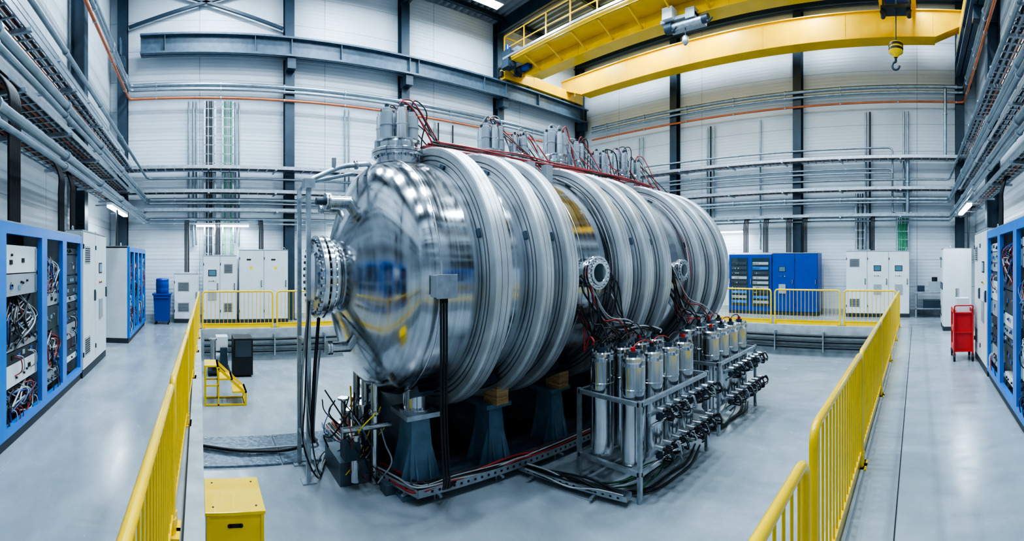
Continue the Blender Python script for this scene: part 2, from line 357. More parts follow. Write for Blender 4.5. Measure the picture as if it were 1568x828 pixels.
# ------------------------------------------------------------------ lamps
def lamp_bay(x,y,sx=1.3,sy=.45,P=150):
    b=B("high_bay_lamp"); z=ZC-.70
    b.box(x-sx/2,x+sx/2,y-sy/2,y+sy/2,z,z+.09,'inst')
    b.box(x-sx/2+.03,x+sx/2-.03,y-sy/2+.03,y+sy/2-.03,z-.008,z,'bay')
    for dx in(-sx/3,sx/3): b.cyl((x+dx,y,z+.09),(x+dx,y,ZC),.01,'dark',6)
    o=b.done()
    l=bpy.data.lights.new("lamp_light","AREA"); l.shape='RECTANGLE'; l.size=sx; l.size_y=sy; l.energy=P; l.color=(.70,.86,1)
    lo=bpy.data.objects.new("lamp_light",l); S.collection.objects.link(lo); lo.location=(x,y,z-.02); lo.parent=o
for x in (.6,5.1,9.5,14.1):
    for y in (.2,3.7,7.2,9.9,13.1): lamp_bay(x,y)
def tubelamp(p0,p1,P=22,nrm=(0,-1,0)):
    b=B("linear_lamp"); p0=Vector(p0);p1=Vector(p1)
    b.beam(p0,p1,.14,.07,'whitecab'); b.beam(p0-Vector((0,0,.05)),p1-Vector((0,0,.05)),.12,.06,'lamp')
    n=-Vector(nrm)
    for p in (p0.lerp(p1,.1),p0.lerp(p1,.9)): b.beam(p,p+n*.4,.03,.03,'galv')
    o=b.done()
    l=bpy.data.lights.new("lamp_light","AREA"); l.shape='RECTANGLE'; l.size=(p1-p0).length; l.size_y=.1; l.energy=P; l.color=(.75,.90,1)
    lo=bpy.data.objects.new("lamp_light",l); S.collection.objects.link(lo); lo.location=(p0+p1)/2-Vector((0,0,.09)); lo.parent=o
    d=(p1-p0); lo.rotation_euler=(0,0,math.atan2(d.y,d.x))
tubelamp((-.1,14.8,3.15),(1.6,14.8,3.15),34); tubelamp((16.4,8.2,3.15),(16.4,6.6,3.15),30,(-1,0,0))
tubelamp((-2.15,10.8,3.33),(-2.15,13.2,3.33),34,(1,0,0)); tubelamp((10.9,-1.25,3.37),(13.2,-1.25,3.37),34,(0,1,0))
tubelamp((4.6,14.8,3.15),(6.2,14.8,3.15),30); tubelamp((9.2,14.8,3.15),(10.8,14.8,3.15),30)
# ------------------------------------------------------------------ cable trays and pipes
def tray(path,w,h=.10,cables=4):
    b=B("cable_tray"); path=[Vector(p) for p in path]
    for p0,p1 in zip(path[:-1],path[1:]):
        d=(p1-p0).normalized(); n=Vector((-d.y,d.x,0)); L=(p1-p0).length
        e=d*w/2
        for sg in(-1,1):
            q=n*sg*w/2; b.beam(p0-e*.9+q,p1+e*.9+q,.02,h,'galv'); b.beam(p0-e*.9+q*.94+Vector((0,0,h/2)),p1+e*.9+q*.94+Vector((0,0,h/2)),.05,.012,'galv')
        k=0.15
        while k<L: b.beam(p0+d*k-n*w/2-Vector((0,0,h/2-.02)),p0+d*k+n*w/2-Vector((0,0,h/2-.02)),.035,.02,'galv'); k+=.3
        k=.6
        while k<L: b.beam(p0+d*k-n*(w/2+.08)-Vector((0,0,h/2+.02)),p0+d*k+n*(w/2+.08)-Vector((0,0,h/2+.02)),.06,.05,'galv'); k+=2.15
    ms=['black','greyc','black','copper','black','greyc','black','bluec']
    for c in range(cables):
        off=(c-(cables-1)/2)*(w*.8/max(cables,1))
        pts=[]
        for i,p in enumerate(path):
            dirs=[]
            if i>0: dirs.append((path[i]-path[i-1]).normalized())
            if i<len(path)-1: dirs.append((path[i+1]-path[i]).normalized())
            nn=Vector((0,0,0))
            for d in dirs: nn+=Vector((-d.y,d.x,0))
            pts.append(p+nn*off+Vector((0,0,-.01)))
        b.tube(rpath(pts,.2),rnd(.016,.028),ms[c%8],6)
    b.done()
ax,bx,cy=-2.45,X1-.5,-1.75
def loop(z,inset=0,zB=None,w=.5,cables=4,left=True,right=True):
    zB=zB or z
    if left: tray([(ax+inset,Y0+.5,z),(ax+inset,Y1-.5-inset,z),(12 if zB!=z else X1-.5,Y1-.5-inset,z)],w,cables=cables)
    if right: tray([(X1-.5-inset,Y1-1.2,zB),(X1-.5-inset,cy+inset,zB),(X0+1.5,cy+inset,zB)],w,cables=cables)
loop(CAMZ+3.0,0,CAMZ+3.7,.6,8); loop(CAMZ+2.25,0,CAMZ+2.6,.45,7); loop(CAMZ+1.65,.05,CAMZ+1.65,.35,6)
tray([(ax-.15,Y0+.5,CAMZ+3.55),(ax-.15,Y1-.6,CAMZ+3.55)],.3,cables=4); tray([(X0+1.5,cy-.05,CAMZ+4.3),(X1-.6,cy-.05,CAMZ+4.3)],.3,cables=4)
def piperun(name,pts,r,m,clamp=True):
    b=B(name); b.tube(rpath(pts,.18,6),r,m,10)
    pts=[Vector(p) for p in pts]
    for a,c in zip(pts[:-1],pts[1:]):
        L=(c-a).length; d=(c-a).normalized(); k=.9
        while k<L and clamp:
            p=a+d*k; b.cyl(p-d*.02,p+d*.02,r*1.35,'galv',10); k+=2.1
    b.done()
yA=Y1-.42; xB=X1-.42; xD=X0+.40; yC=Y0+.45
for (z,zB,r,m) in ((CAMZ+5.75,CAMZ+6.3,.07,'pipe'),(CAMZ+5.6,CAMZ+6.1,.05,'pipe'),(CAMZ+5.32,CAMZ+5.75,.04,'copper')):
    piperun("service_pipe",[(xD+.3,Y0+.6,z),(xD+.3,yA,z),(15.2,yA,z)],r,m)
    piperun("service_pipe",[(xB,14.2,zB),(xB,yC,zB),(X0+2,yC,zB)],r,m)
for z,r in ((CAMZ+2.7,.035),(CAMZ+2.0,.06),(CAMZ+1.88,.035),(CAMZ+1.36,.055),(CAMZ+1.22,.035)):
    piperun("service_pipe",[(xD+.9,Y0+.6,z),(xD+.9,yA,z),(xB,yA,z)],r,'pipe')
    piperun("service_pipe",[(xB,14.2,z+.25),(xB,yC+.55,z+.25),(X0+2,yC+.55,z+.25)],r,'pipe')
for k,z in enumerate((CAMZ+3.2,CAMZ+3.35,CAMZ+4.1)): piperun("service_pipe",[(xB,14,z),(xB,.9,z),(xB,.9,z-1.6),(xB,.2,z-1.6)],.035,'pipe')
piperun("service_pipe",[(xB-.05,.35,CAMZ+3.75),(xB-.05,.35,CAMZ+1.6)],.07,'pipe'); piperun("service_pipe",[(xB-.05,-1.0,CAMZ+6.2),(xB-.05,-1.0,CAMZ+3.8)],.06,'pipe')
b=B("vertical_conduits")
for x in (-.35,-.2,-.1,1.2,1.32,5.0,5.15,8.6,8.75,9.4): b.cyl((x,Y1-.12,rnd(2.4,2.6)),(x,Y1-.12,CAMZ+5.3),.03,'pipe' if x<8.7 else 'blackpipe',8)
for y in (8.3,8.15,8.0,6.0,1.9,1.75,.5,.35,11.5,11.7): b.cyl((X1-.12,y,2.4),(X1-.12,y,CAMZ+5.5),.035,'pipe' if y not in(8.15,1.75) else 'blackpipe',8)
for x in (5.5,5.65): b.cyl((x,Y0+.12,2.6),(x,Y0+.12,CAMZ+5.5),.035,'pipe',8)
b.done()
def vladder(x,y,z0,z1,w,axis,cols):
    b=B("cable_ladder")
    ex=Vector((1,0,0)) if axis=='X' else Vector((0,1,0)); p=Vector((x,y,0))
    for sg in(-1,1): b.beam(p+ex*sg*w/2+Vector((0,0,z0)),p+ex*sg*w/2+Vector((0,0,z1)),.03,.06,'galv')
    z=z0+.1
    while z<z1: b.beam(p-ex*w/2+Vector((0,0,z)),p+ex*w/2+Vector((0,0,z)),.03,.03,'galv'); z+=.3
    for i,c in enumerate(cols):
        q=p+ex*((i-(len(cols)-1)/2)*w*.75/len(cols)); b.cyl(q+Vector((0,0,z0)),q+Vector((0,0,z1)),.022,c,6)
    b.done()
vladder(.35,Y1-.16,2.1,CAMZ+5.3,.35,'X',['black','greyc','black','black','greyc'])
vladder(.95,Y1-.16,2.1,CAMZ+5.3,.35,'X',['green','greyc','greyc','green'])  # green here paints a lamp's green reflection onto the ladder cables
vladder(X1-.16,.55,2.35,CAMZ+1.6,.45,'Y',['green','green','green','green','green'])
vladder(X1-.16,2.1,2.4,CAMZ+2.5,.35,'Y',['black','greyc','black'])
# ------------------------------------------------------------------ cabinets
def cabinet(name,ox,oy,rot,bays,h,d,sidem='whitecab'):
    b=B(name); b.M=Matrix.Translation((ox,oy,0))@Matrix.Rotation(rot,4,'Z')
    x=0
    for kind,w in bays:
        if kind in('rackb','rackn'):
            fm='bluecab' if kind=='rackb' else 'navy'
            b.box(x,x+w,.0,d,0,.12,'plinth')
            b.box(x,x+.02,.03,d,.12,h,sidem); b.box(x+w-.02,x+w,.03,d,.12,h,sidem); b.box(x,x+w,d-.02,d,.12,h,sidem); b.box(x,x+w,.03,d,h-.03,h,sidem)
            b.box(x+.02,x+w-.02,.25,.27,.12,h-.03,'inside')
            f=.10
            b.box(x,x+f,-.03,.03,.12,h,fm); b.box(x+w-f,x+w,-.03,.03,.12,h,fm); b.box(x+f,x+w-f,-.03,.03,h-.12,h,fm); b.box(x+f,x+w-f,-.03,.03,.12,.22,fm)
            z=.3
            while z<h-.3:
                hh=random.choice([.1,.14,.18,.25,.32]); k=random.random()
                hh=min(hh,h-.2-z)
                if hh<.06: break
                if k<.66:
                    im=random.choice(['inst','whitecab','inside','inside','inst','plinth'])
                    b.box(x+.12,x+w-.12,.04,.26,z,z+hh-.012,im)
                    for j in range(random.randint(2,6)):
                        px=rnd(x+.16,x+w-.22); pz=z+hh*rnd(.3,.65)
                        if random.random()<.5: b.cyl((px,.02,pz),(px,.04,pz),.014,'black' if im!='inside' else 'galv',8)
                        else: b.box(px,px+.07,.03,.04,pz-.02,min(pz+.03,z+hh-.02),random.choice(['screen','slot','slot','bluec','inst']))
                    for sx in (x+.15,x+w-.16): b.box(sx-.008,sx+.008,.015,.04,z+.02,z+hh-.03,'galv')
                    if random.random()<.3:
                        for j in range(4):
                            px=rnd(x+.2,x+w-.3); b.cable([(px,.04,z+hh*.5),(px+.03,-.03,z+hh*.3),(px+.08,-.02,z-.1),(px+rnd(0,.2),.06,z-.16)],.007,random.choice(['black','red','greyc']),5,5)
                elif hh>.12:
                    for j in range(24):
                        p=[(rnd(x+.12,x+w-.12),.12,z+hh*rnd(.3,1)),(rnd(x+.12,x+w-.12),rnd(-.02,.06),z+rnd(0,.1)),(rnd(x+.12,x+w-.12),rnd(-.0,.08),z-rnd(0,.3)),(rnd(x+.12,x+w-.12),.12,max(.2,z-rnd(0,.15)))]
                        b.cable(p,rnd(.006,.012),random.choice(['red','black','greyc','bluec','black','greyc']),5,5)
                z+=hh
        elif kind=='glassn':
            b.box(x,x+w,0,d,0,.12,'plinth'); b.box(x,x+w,.0,d,.12,h,'navy')
            b.box(x+.08,x+w-.08,-.015,.0,.3,h-.12,'glass')
            for i in range(9):
                z=.4+i*(h-.6)/9; b.box(x+.12,x+w-.12,-.028,-.014,z,z+.1,random.choice(['inside','inst','bluecab','inside']))
                for j in range(5): b.box(x+.14+j*.06,x+.17+j*.06,-.034,-.028,z+.03,z+.06,random.choice(['screen','whitecab','slot']))
            b.box(x+.03,x+.05,-.05,0,1.1,1.3,'galv')
        else:
            fm={'white':'whitecab','vent':'whitecab','ctrl':'whitecab','blue':'navy','navy':'navy','navyctrl':'navy','low':'whitecab'}[kind]
            b.box(x,x+w,.0,d,0,.12,'plinth'); b.box(x,x+w,.02,d,.12,h,fm)
            b.box(x+.012,x+w-.012,-.008,.02,.14,h-.02,fm)
            hx=x+w-.09; b.box(hx,hx+.03,-.035,-.008,h*.5,h*.5+.2,'dark'); b.box(hx+.005,hx+.025,-.05,-.03,h*.5+.02,h*.5+.18,'galv')
            for z in (.35,h-.3): b.cyl((x+.015,-.015,z),(x+.015,-.015,z+.08),.012,'dark',8)
            if kind in('vent','low'):
                for z0 in (.35,h-.55):
                    b.box(x+.12,x+.12+min(.36,w-.25),-.014,-.008,z0,z0+.3,'inst')
                    for i in range(7): b.box(x+.14,x+.1+min(.36,w-.25),-.02,-.014,z0+.03+i*.037,z0+.045+i*.037,'slot')
            if kind in('ctrl','navyctrl'):
                b.box(x+w*.3,x+w*.3+.26,-.016,-.008,h*.7,h*.7+.2,'slot'); b.box(x+w*.3+.02,x+w*.3+.24,-.02,-.016,h*.7+.02,h*.7+.18,'screen')
                for i in range(4):
                    b.cyl((x+w*.3+.03+i*.065,-.03,h*.63),(x+w*.3+.03+i*.065,-.008,h*.63),.016,['redp','green','black','label'][i],10)
                b.box(x+w*.3,x+w*.3+.26,-.03,-.008,h*.35,h*.5,'inst')
            if kind=='white':
                b.box(x+w*.42,x+w*.42+.1,-.012,-.008,h*.74,h*.74+.09,'label'); b.box(x+w*.3,x+w*.3+.14,-.012,-.008,h*.86,h*.86+.05,'slot')
        x+=w
    b.box(0,x,-.0,d,h,h+.02,'inst')
    for ex in (.1,x-.1): b.tube([(ex+.04*math.cos(q),.2,h+.05+.04*math.sin(q)) for q in [k*PI/5 for k in range(11)]],.01,'galv',6)
    return b.done(.004)
Rp=PI/2
cabinet("electronics_rack_cabinet",-1.95,2.9,Rp,[('rackb',1.28),('rackb',1.28),('rackb',.88),('rackb',.98)],2.36,.72)
cabinet("control_cabinet",-1.92,7.36,Rp,[('vent',.9),('ctrl',1.0)],2.46,.72)
cabinet("electronics_rack_cabinet",-1.68,10.75,Rp,[('rackb',.8),('rackb',.8),('rackb',.8),('rackb',.8)],2.3,.8)
cabinet("low_control_cabinet",-.8,14.45,0,[('low',.78)],1.55,.5)
cabinet("control_cabinet",.12,14.35,0,[('ctrl',.53),('vent',.53)],2.12,.6)
cabinet("switchgear_cabinet",1.25,14.3,0,[('white',.78),('white',.78)],2.3,.65)
cabinet("electronics_rack_cabinet",15.9,6.95,-Rp,[('glassn',.85),('glassn',.85)],2.2,.7,'navy')
cabinet("control_cabinet",15.88,5.22,-Rp,[('navyctrl',.85),('blue',.85)],2.24,.7,'navy')
cabinet("switchgear_cabinet",15.9,2.5,-Rp,[('vent',.75),('ctrl',.75),('ctrl',.72)],2.3,.75)
cabinet("control_cabinet",14.0,-.72,PI,[('vent',.6),('white',.6)],2.3,.8)
cabinet("control_cabinet",9.3,-1.18,PI,[('vent',.85),('ctrl',.8)],2.5,.8)
cabinet("electronics_rack_cabinet",7.62,-1.2,PI,[('rackb',1.1),('rackb',1.1),('rackb',1.1)],2.45,.8)
b=B("cable_drops")
def drop(x,y,zt,zb,dx,dy,n=5,r=.022,m='black'):
    for i in range(n):
        o=(i-(n-1)/2)*.055
        ox,oy=(0,o) if abs(dx)>abs(dy) else (o,0)
        b.cable([(x+ox,y+oy,zt),(x+ox+dx*.5,y+oy+dy*.5,zt-.02),(x+ox+dx,y+oy+dy,zt-.3),(x+ox+dx,y+oy+dy,(zt+zb)/2),(x+ox+dx,y+oy+dy,zb)],r,m,6,8)
drop(-2.45,6.9,CAMZ+1.65,2.4,.3,.0); drop(-2.45,7.9,CAMZ+1.65,2.5,.2,.0); drop(-2.45,4.9,CAMZ+2.2,2.4,.35,.0,6,.026)
drop(-2.4,11.5,CAMZ+1.6,2.34,.3,0,3); drop(-.4,14.8,CAMZ+1.3,1.6,.0,-.1,3,.02); drop(.6,14.85,CAMZ+1.3,2.16,0,-.15,3); drop(2.0,14.85,CAMZ+1.3,2.34,0,-.15,3)
for y in (6.4,5.6,4.7,4.1): drop(16.45,y,CAMZ+1.6,2.28,-.2,0,4,.02)
drop(16.45,1.6,CAMZ+1.6,2.34,-.2,0,3); drop(8.6,-1.75,CAMZ+1.6,2.54,0,.15,5); drop(6.4,-1.75,CAMZ+1.6,2.5,0,.15,5); drop(13.4,-1.7,CAMZ+1.6,2.34,0,.2,4)
b.done()
# small furnishings
b=B("blue_waste_container")
def taper(x0,x1,y0,y1,z0,z1,k,m):
    vs=[(x,y,z0) for y in(y0+k,y1-k) for x in(x0+k,x1-k)]+[(x,y,z1) for y in(y0,y1) for x in(x0,x1)]
    b.add(vs,[(0,2,3,1),(4,5,7,6),(0,1,5,4),(2,6,7,3),(0,4,6,2),(1,3,7,5)],m)
taper(-1.42,-.9,14.05,14.6,.1,.9,.04,'navy'); b.box(-1.45,-.87,14.02,14.63,.9,.96,'navy'); b.box(-1.40,-.92,14.0,14.03,.82,.87,'navy')
for xx in (-1.36,-.96):
    for yy in (14.12,14.52): b.cyl((xx-.02,yy,.06),(xx+.02,yy,.06),.06,'black',14)
b.lathe((-1.16,14.33,.96),(0,0,1),[(0,0),(0,.19),(.02,.2),(.14,.205),(.16,.195),(.18,.205),(.34,.205),(.36,.195),(.38,.205),(.44,.2),(.46,.15),(.46,0)],'navy',28)
b.done()
b=B("workbench")
b.box(15.7,16.5,-1.1,.1,.85,.9,'galv')
for x in(15.75,16.45):
    for y in(-1.05,.05): b.box(x-.03,x+.03,y-.03,y+.03,0,.85,'galv')
b.box(15.72,16.48,-1.08,.08,.3,.33,'galv'); b.box(15.8,16.2,-.9,-.4,.9,1.25,'inst'); b.box(15.85,16.3,-.25,.0,.9,1.1,'dark'); b.box(15.8,16.3,-.8,-.2,.33,.6,'dark')
b.cyl((16.0,-.6,1.25),(16.0,-.6,1.4),.1,'black',14)
b.done(.004)
b=B("red_tool_trolley")
x0,x1,y0,y1=8.9,9.5,-1.08,-.72
for x in(x0,x1):
    for y in(y0,y1): b.box(x-.018,x+.018,y-.018,y+.018,.14,1.0,'redp'); b.cyl((x,y-.02,.07),(x,y+.02,.07),.07,'black',16); b.box(x-.015,x+.015,y-.03,y+.03,.1,.16,'galv')
for z in(.18,.55,.92): b.box(x0,x1,y0,y1,z,z+.03,'redp'); b.box(x0,x1,y0-.01,y0+.005,z,z+.1,'redp'); b.box(x0,x1,y1-.005,y1+.01,z,z+.1,'redp')
b.box(x0+.03,x0+.05,y0,y1,.18,.92,'redp')
b.box(x0+.06,x1-.1,y0+.05,y1-.05,.21,.42,'dark'); b.box(x0+.1,x1-.15,y0+.05,y1-.08,.58,.75,'inst'); b.box(x0+.1,x0+.4,y0+.05,y1-.05,.95,1.22,'whitecab')
b.tube(rpath([(x0,y0,1.0),(x0-.12,y0,1.1),(x0-.12,y1,1.1),(x0,y1,1.0)],.05),.014,'redp'); b.cyl((x0+.45,y1-.1,.95),(x0+.45,y1-.1,1.4),.04,'galv',12)
b.done()
# ------------------------------------------------------------------ yellow barriers
def barrier(p0,p1,h=1.1,z0=0,r=.026):
    b=B("yellow_safety_railing")
    p0=Vector((*p0,z0));p1=Vector((*p1,z0)); d=(p1-p0).normalized(); L=(p1-p0).length; n=Vector((-d.y,d.x,0)); Z=Vector((0,0,1))
    b.tube(rpath([p0,p0+Z*(h-r),p1+Z*(h-r),p1],.11,6),r,'yel',12)
    b.beam(p0+Z*.14,p1+Z*.14,.03,.03,'yel'); b.beam(p0+Z*.07-n*.0,p1+Z*.07,.008,.13,'yel')
    nb=max(3,int(L/.115))
    for i in range(1,nb):
        q=p0+d*L*i/nb; hh=h-r*1.2
        e=min(i,nb-i)*L/nb
        if e<.1: hh-=.03
        b.cyl(q+Z*.14,q+Z*hh,.0085,'yel',6,caps=False)
    for q in(p0,p1):
        b.beam(q+Z*.006-d*.07,q+Z*.006+d*.07,.12,.012,'yel',(0,0,1))
        b.cyl(q+Z*.0,q+Z*.12,r*1.35,'yel',12)
    b.done()
def lerp(a,c,t): return (a[0]+(c[0]-a[0])*t,a[1]+(c[1]-a[1])*t)
La,Lb=(-.24,1.12),(-.0,13.27)
segs=[0,.18,.36,.54,.72,.86,1]
for i in range(6): 
    barrier(lerp(La,Lb,segs[i]+(.004 if i else 0)),lerp(La,Lb,segs[i+1]-.004))
x=.1
while x<13.2:
    x2=min(x+2.05,13.45); 
    if x2-x>.5: barrier((x,13.27),(x2,13.27))
    x+=2.18
y=13.1
while y>1.2:
    y2=max(y-2.05,.62)
    if y-y2>.5: barrier((13.6,y),(13.6,y2))
    y-=2.18
barrier((-.05,.52),(2.08,.52),1.05)
for a,c in ((2.34,4.3),(4.38,6.6),(6.68,8.9),(8.98,11.2),(11.28,13.5)): barrier((a,.54),(c,.54),1.1)
# ------------------------------------------------------------------ pit services
b=B("pit_wall_pipes")
for z in (-.28,-.45,-.62):
    b.tube([(PX0+.1,PY1-.14,z),(PX1-.2,PY1-.14,z)],.04,'blackpipe',10); b.tube([(PX1-.14,PY0+.2,z),(PX1-.14,PY1-.2,z)],.045,'blackpipe',10)
for k in range(9): b.box(PX0+.6+k*1.5,PX0+.64+k*1.5,PY1-.2,PY1-.02,-.75,-.15,'galv'); 
for k in range(8): b.box(PX1-.2,PX1-.02,PY0+.6+k*1.5,PY0+.64+k*1.5,-.75,-.15,'galv')
b.done()
b=B("vacuum_pump_unit")
ex,ey=.22,11.3
b.box(ex,ex+.55,ey,ey+.7,PZ+.08,PZ+.14,'plinth'); b.box(ex+.62,ex+1.1,ey-.1,ey+.6,PZ+.05,PZ+.95,'black'); b.box(ex+.66,ex+1.06,ey-.115,ey-.1,PZ+.5,PZ+.9,'inside')
b.cyl((ex+.1,ey+.35,PZ+.4),(ex+.5,ey+.35,PZ+.4),.2,'inst',20); b.cyl((ex+.12,ey+.1,PZ+.3),(ex+.12,ey+.1,PZ+.9),.07,'steel2',16); b.box(ex+.2,ex+.5,ey+.2,ey+.6,PZ+.6,PZ+.95,'whitecab')
b.flange((ex+.12,ey+.1,PZ+.9),(0,0,1),.11,.03,'steel2',8); b.box(ex+.3,ex+.48,ey+.05,ey+.15,PZ+.14,PZ+.7,'dark')
for x in(ex+.05,ex+.5,ex+.67,ex+1.05): 
    for y in (ey+.05,ey+.55): b.cyl((x-.02,y,PZ+.04),(x+.02,y,PZ+.04),.04,'black',12)
b.done(.004)
b=B("yellow_step_stool")
sx,sy=.10,9.0
for i,(dx,z) in enumerate(((0,.80),(.28,.54),(.56,.28))):
    b.box(sx+dx,sx+dx+.28,sy,sy+.55,PZ+z-.03,PZ+z,'yel'); b.box(sx+dx+.24,sx+dx+.28,sy,sy+.55,PZ+z-.07,PZ+z-.0,'yel')
for y in (sy+.02,sy+.53):
    b.beam((sx+.02,y,PZ),(sx+.02,y,PZ+.78),.035,.035,'yel'); b.beam((sx+.82,y,PZ),(sx+.82,y,PZ+.26),.035,.035,'yel'); b.beam((sx+.82,y,PZ+.24),(sx+.26,y,PZ+.76),.03,.05,'yel'); b.beam((sx+.02,y,PZ+.02),(sx+.82,y,PZ+.02),.03,.03,'yel'); b.beam((sx+.28,y,PZ),(sx+.28,y,PZ+.75),.03,.03,'yel'); b.beam((sx+.02,y,PZ+.4),(sx+.28,y,PZ+.4),.03,.03,'yel')
b.beam((sx+.82,sy,PZ+.02),(sx+.82,sy+.55,PZ+.02),.03,.03,'yel')
b.done()
b=B("yellow_step_box")
x0,x1,y0,y1,zt=.06,.56,3.92,4.52,-.2
b.box(x0,x1,y0,y1,PZ,zt-.03,'yel'); b.box(x0-.012,x1+.012,y0-.012,y1+.012,zt-.03,zt,'yel')
for xx in(x0,x1-.03): b.box(xx,xx+.03,y0-.008,y0,PZ,zt-.03,'yel')
b.box(x0+.20,x0+.30,y0-.006,y0+.01,zt-.14,zt-.105,'slot'); b.cyl((x0+.20,y0-.006,zt-.1225),(x0+.20,y0+.01,zt-.1225),.0175,'slot',14); b.cyl((x0+.30,y0-.006,zt-.1225),(x0+.30,y0+.01,zt-.1225),.0175,'slot',14)
for xx in (x0+.06,x1-.06):
    for yy in (y0+.08,y1-.08): b.cyl((xx,yy,zt),(xx,yy,zt+.003),.01,'slot',8)
b.done(.006)
b=B("floor_cover_plate")
b.box(.05,1.15,6.3,7.35,PZ,PZ+.03,'tread'); b.box(1.17,2.25,6.3,7.35,PZ,PZ+.03,'tread')
for x in (.1,1.1,1.22,2.2):
    for y in (6.36,7.29): b.cyl((x,y,PZ+.02),(x,y,PZ+.036),.02,'galv',8)
b.done()
# ------------------------------------------------------------------ MAIN VESSEL
AX,AY,AZ=2.0,5.8,1.75
R=1.57
ves=bpy.data.objects.new("vacuum_vessel",None); S.collection.objects.link(ves)
def vdone(b,bevel=0): return b.done(bevel,parent=ves)
b=B("tank_body")
head=[(1.74,0),(1.74,.44),(1.765,.52),(1.86,.76),(1.95,1.0),(2.03,1.20),(2.07,1.285),(2.12,1.36),(2.18,1.43),(2.25,1.485),(2.33,1.53),(2.41,1.56),(2.48,1.57)]
prof=head+[(2.6,R),(5.0,R),(9.4,R),(9.5,R-.01),(9.62,1.52),(9.75,1.44),(9.9,1.28),(10.02,1.02),(10.1,.7),(10.14,.3),(10.15,0)]
b.lathe((0,0,0),(1,0,0),prof,'steel',160)
for xs in (2.48,3.52,4.72,7.05): b.lathe((xs,0,0),(1,0,0),[(-.012,R-.001),(-.006,R+.005),(.006,R+.005),(.012,R-.001)],'steel2',128)
o=vdone(b); o.location=(0,AY,AZ)
b=B("front_port")
b.lathe((0,AY,AZ),(1,0,0),[(1.60,.43),(1.70,.43),(1.74,.46),(1.79,.55)],'steel2',64)
b.flange((1.49,AY,AZ),(1,0,0),.54,.07,'steel2',32,.48); b.flange((1.58,AY,AZ),(1,0,0),.54,.06,'steel2',32,.48)
b.lathe((1.48,AY,AZ),(1,0,0),[(-.02,0),(-.02,.30),(0,.33),(.02,.33)],'steel2',48,sharp=True)
b.lathe((1.66,AY,AZ),(1,0,0),[(0,.46),(.03,.48),(.06,.46)],'steel2',48)
for i in range(32):
    q=2*PI*i/32; b.cyl((1.455,AY+.48*math.cos(q),AZ+.48*math.sin(q)),(1.49,AY+.48*math.cos(q),AZ+.48*math.sin(q)),.022,'dark',6)
for (y,z,r,l,xe) in ((AY-.05,AZ+.98,.115,.30,1.92),(AY-.1,AZ-.92,.10,.28,1.91),(AY+.95,AZ+.45,.09,.25,1.95),(AY+.9,AZ-.5,.09,.25,1.95),(AY+.55,AZ+.95,.07,.25,1.95)):
    b.cyl((xe-l+.02,y,z),(xe+.1,y,z),r*.72,'steel2',24); b.flange((xe-l,y,z),(1,0,0),r,.03,'steel2',12); b.flange((xe-l+.035,y,z),(1,0,0),r,.03,'steel2',12)
b.cyl((1.50,AY-.05,AZ+.98),(1.64,AY-.05,AZ+.98),.05,'dark',14)
vdone(b)
def ring(x0,x1,k):
    b=B("magnet_coil_%d"%k)
    ro,ri=1.80,R-.01; n=3
    e=.03
    P=[(x0,ri),(x0,ri+.045),(x0+.005,ri+.05),(x0+.005,ri+.06),(x0,ri+.065),(x0,ri+.105),(x0+.005,ri+.11),(x0+.005,ri+.12),(x0,ri+.125),(x0,ro-e),(x0+e*.3,ro-e*.3),(x0+e,ro)]
    Mt=['coil','coild','coild','coild','coil','coild','coild','coild','coil','coil','coil','coil']
    w=x1-x0; g=.0025
    for i in range(1,n):
        xc=x0+w*i/n; P+=[(xc-g,ro),(xc-g,ro-.005),(xc+g,ro-.005),(xc+g,ro)]; Mt+=['coild','coild','coild','coil']
    P+=[(x1-e,ro),(x1-e*.3,ro-e*.3),(x1,ro-e),(x1,ri),(x0,ri)]; Mt+=['coil']*5
    b.lathe((0,0,0),(1,0,0),P,Mt,144,sharp=True)
    for q in (1.2,2.0,2.8,4.6,5.5):
        c=Vector((0,math.cos(q),math.sin(q)))
        p=Vector(((x0+x1)/2,0,0))+c*(R+.01)
        b.beam(p-Vector((w/2+.03,0,0)),p+Vector((w/2+.03,0,0)),.10,.04,'mid',c)
    o=vdone(b); o.location=(0,AY,AZ)
rings=[(3.04,3.29),(3.75,3.95),(4.20,4.40),(5.38,5.6),(5.97,6.18),(6.52,6.74),(7.79,8.0),(8.40,8.6),(8.99,9.2)]
for k,(a,c) in enumerate(rings): ring(a,c,k+1)
b=B("side_ports")
for (x,r) in ((4.86,.235),(7.24,.2)):
    zc=AZ+.04
    b.cyl((x,AY-1.40,zc),(x,AY-1.64,zc),r*.8,'steel2',36); b.flange((x,AY-1.74,zc),(0,1,0),r,.045,'steel2',20); b.flange((x,AY-1.69,zc),(0,1,0),r,.04,'steel2',20)
    b.lathe((x,AY-1.745,zc),(0,-1,0),[(0,r*.74),(.012,r*.72),(.012,r*.56),(-.0,r*.52)],'steel2',36,sharp=True); b.cyl((x,AY-1.74,zc),(x,AY-1.75,zc),r*.53,'glass',32)
    for i in range(20):
        q=2*PI*i/20; b.cyl((x+.86*r*math.cos(q),AY-1.765,zc+.86*r*math.sin(q)),(x+.86*r*math.cos(q),AY-1.74,zc+.86*r*math.sin(q)),.010,'inst',6)
vdone(b)
b=B("cryo_turrets")
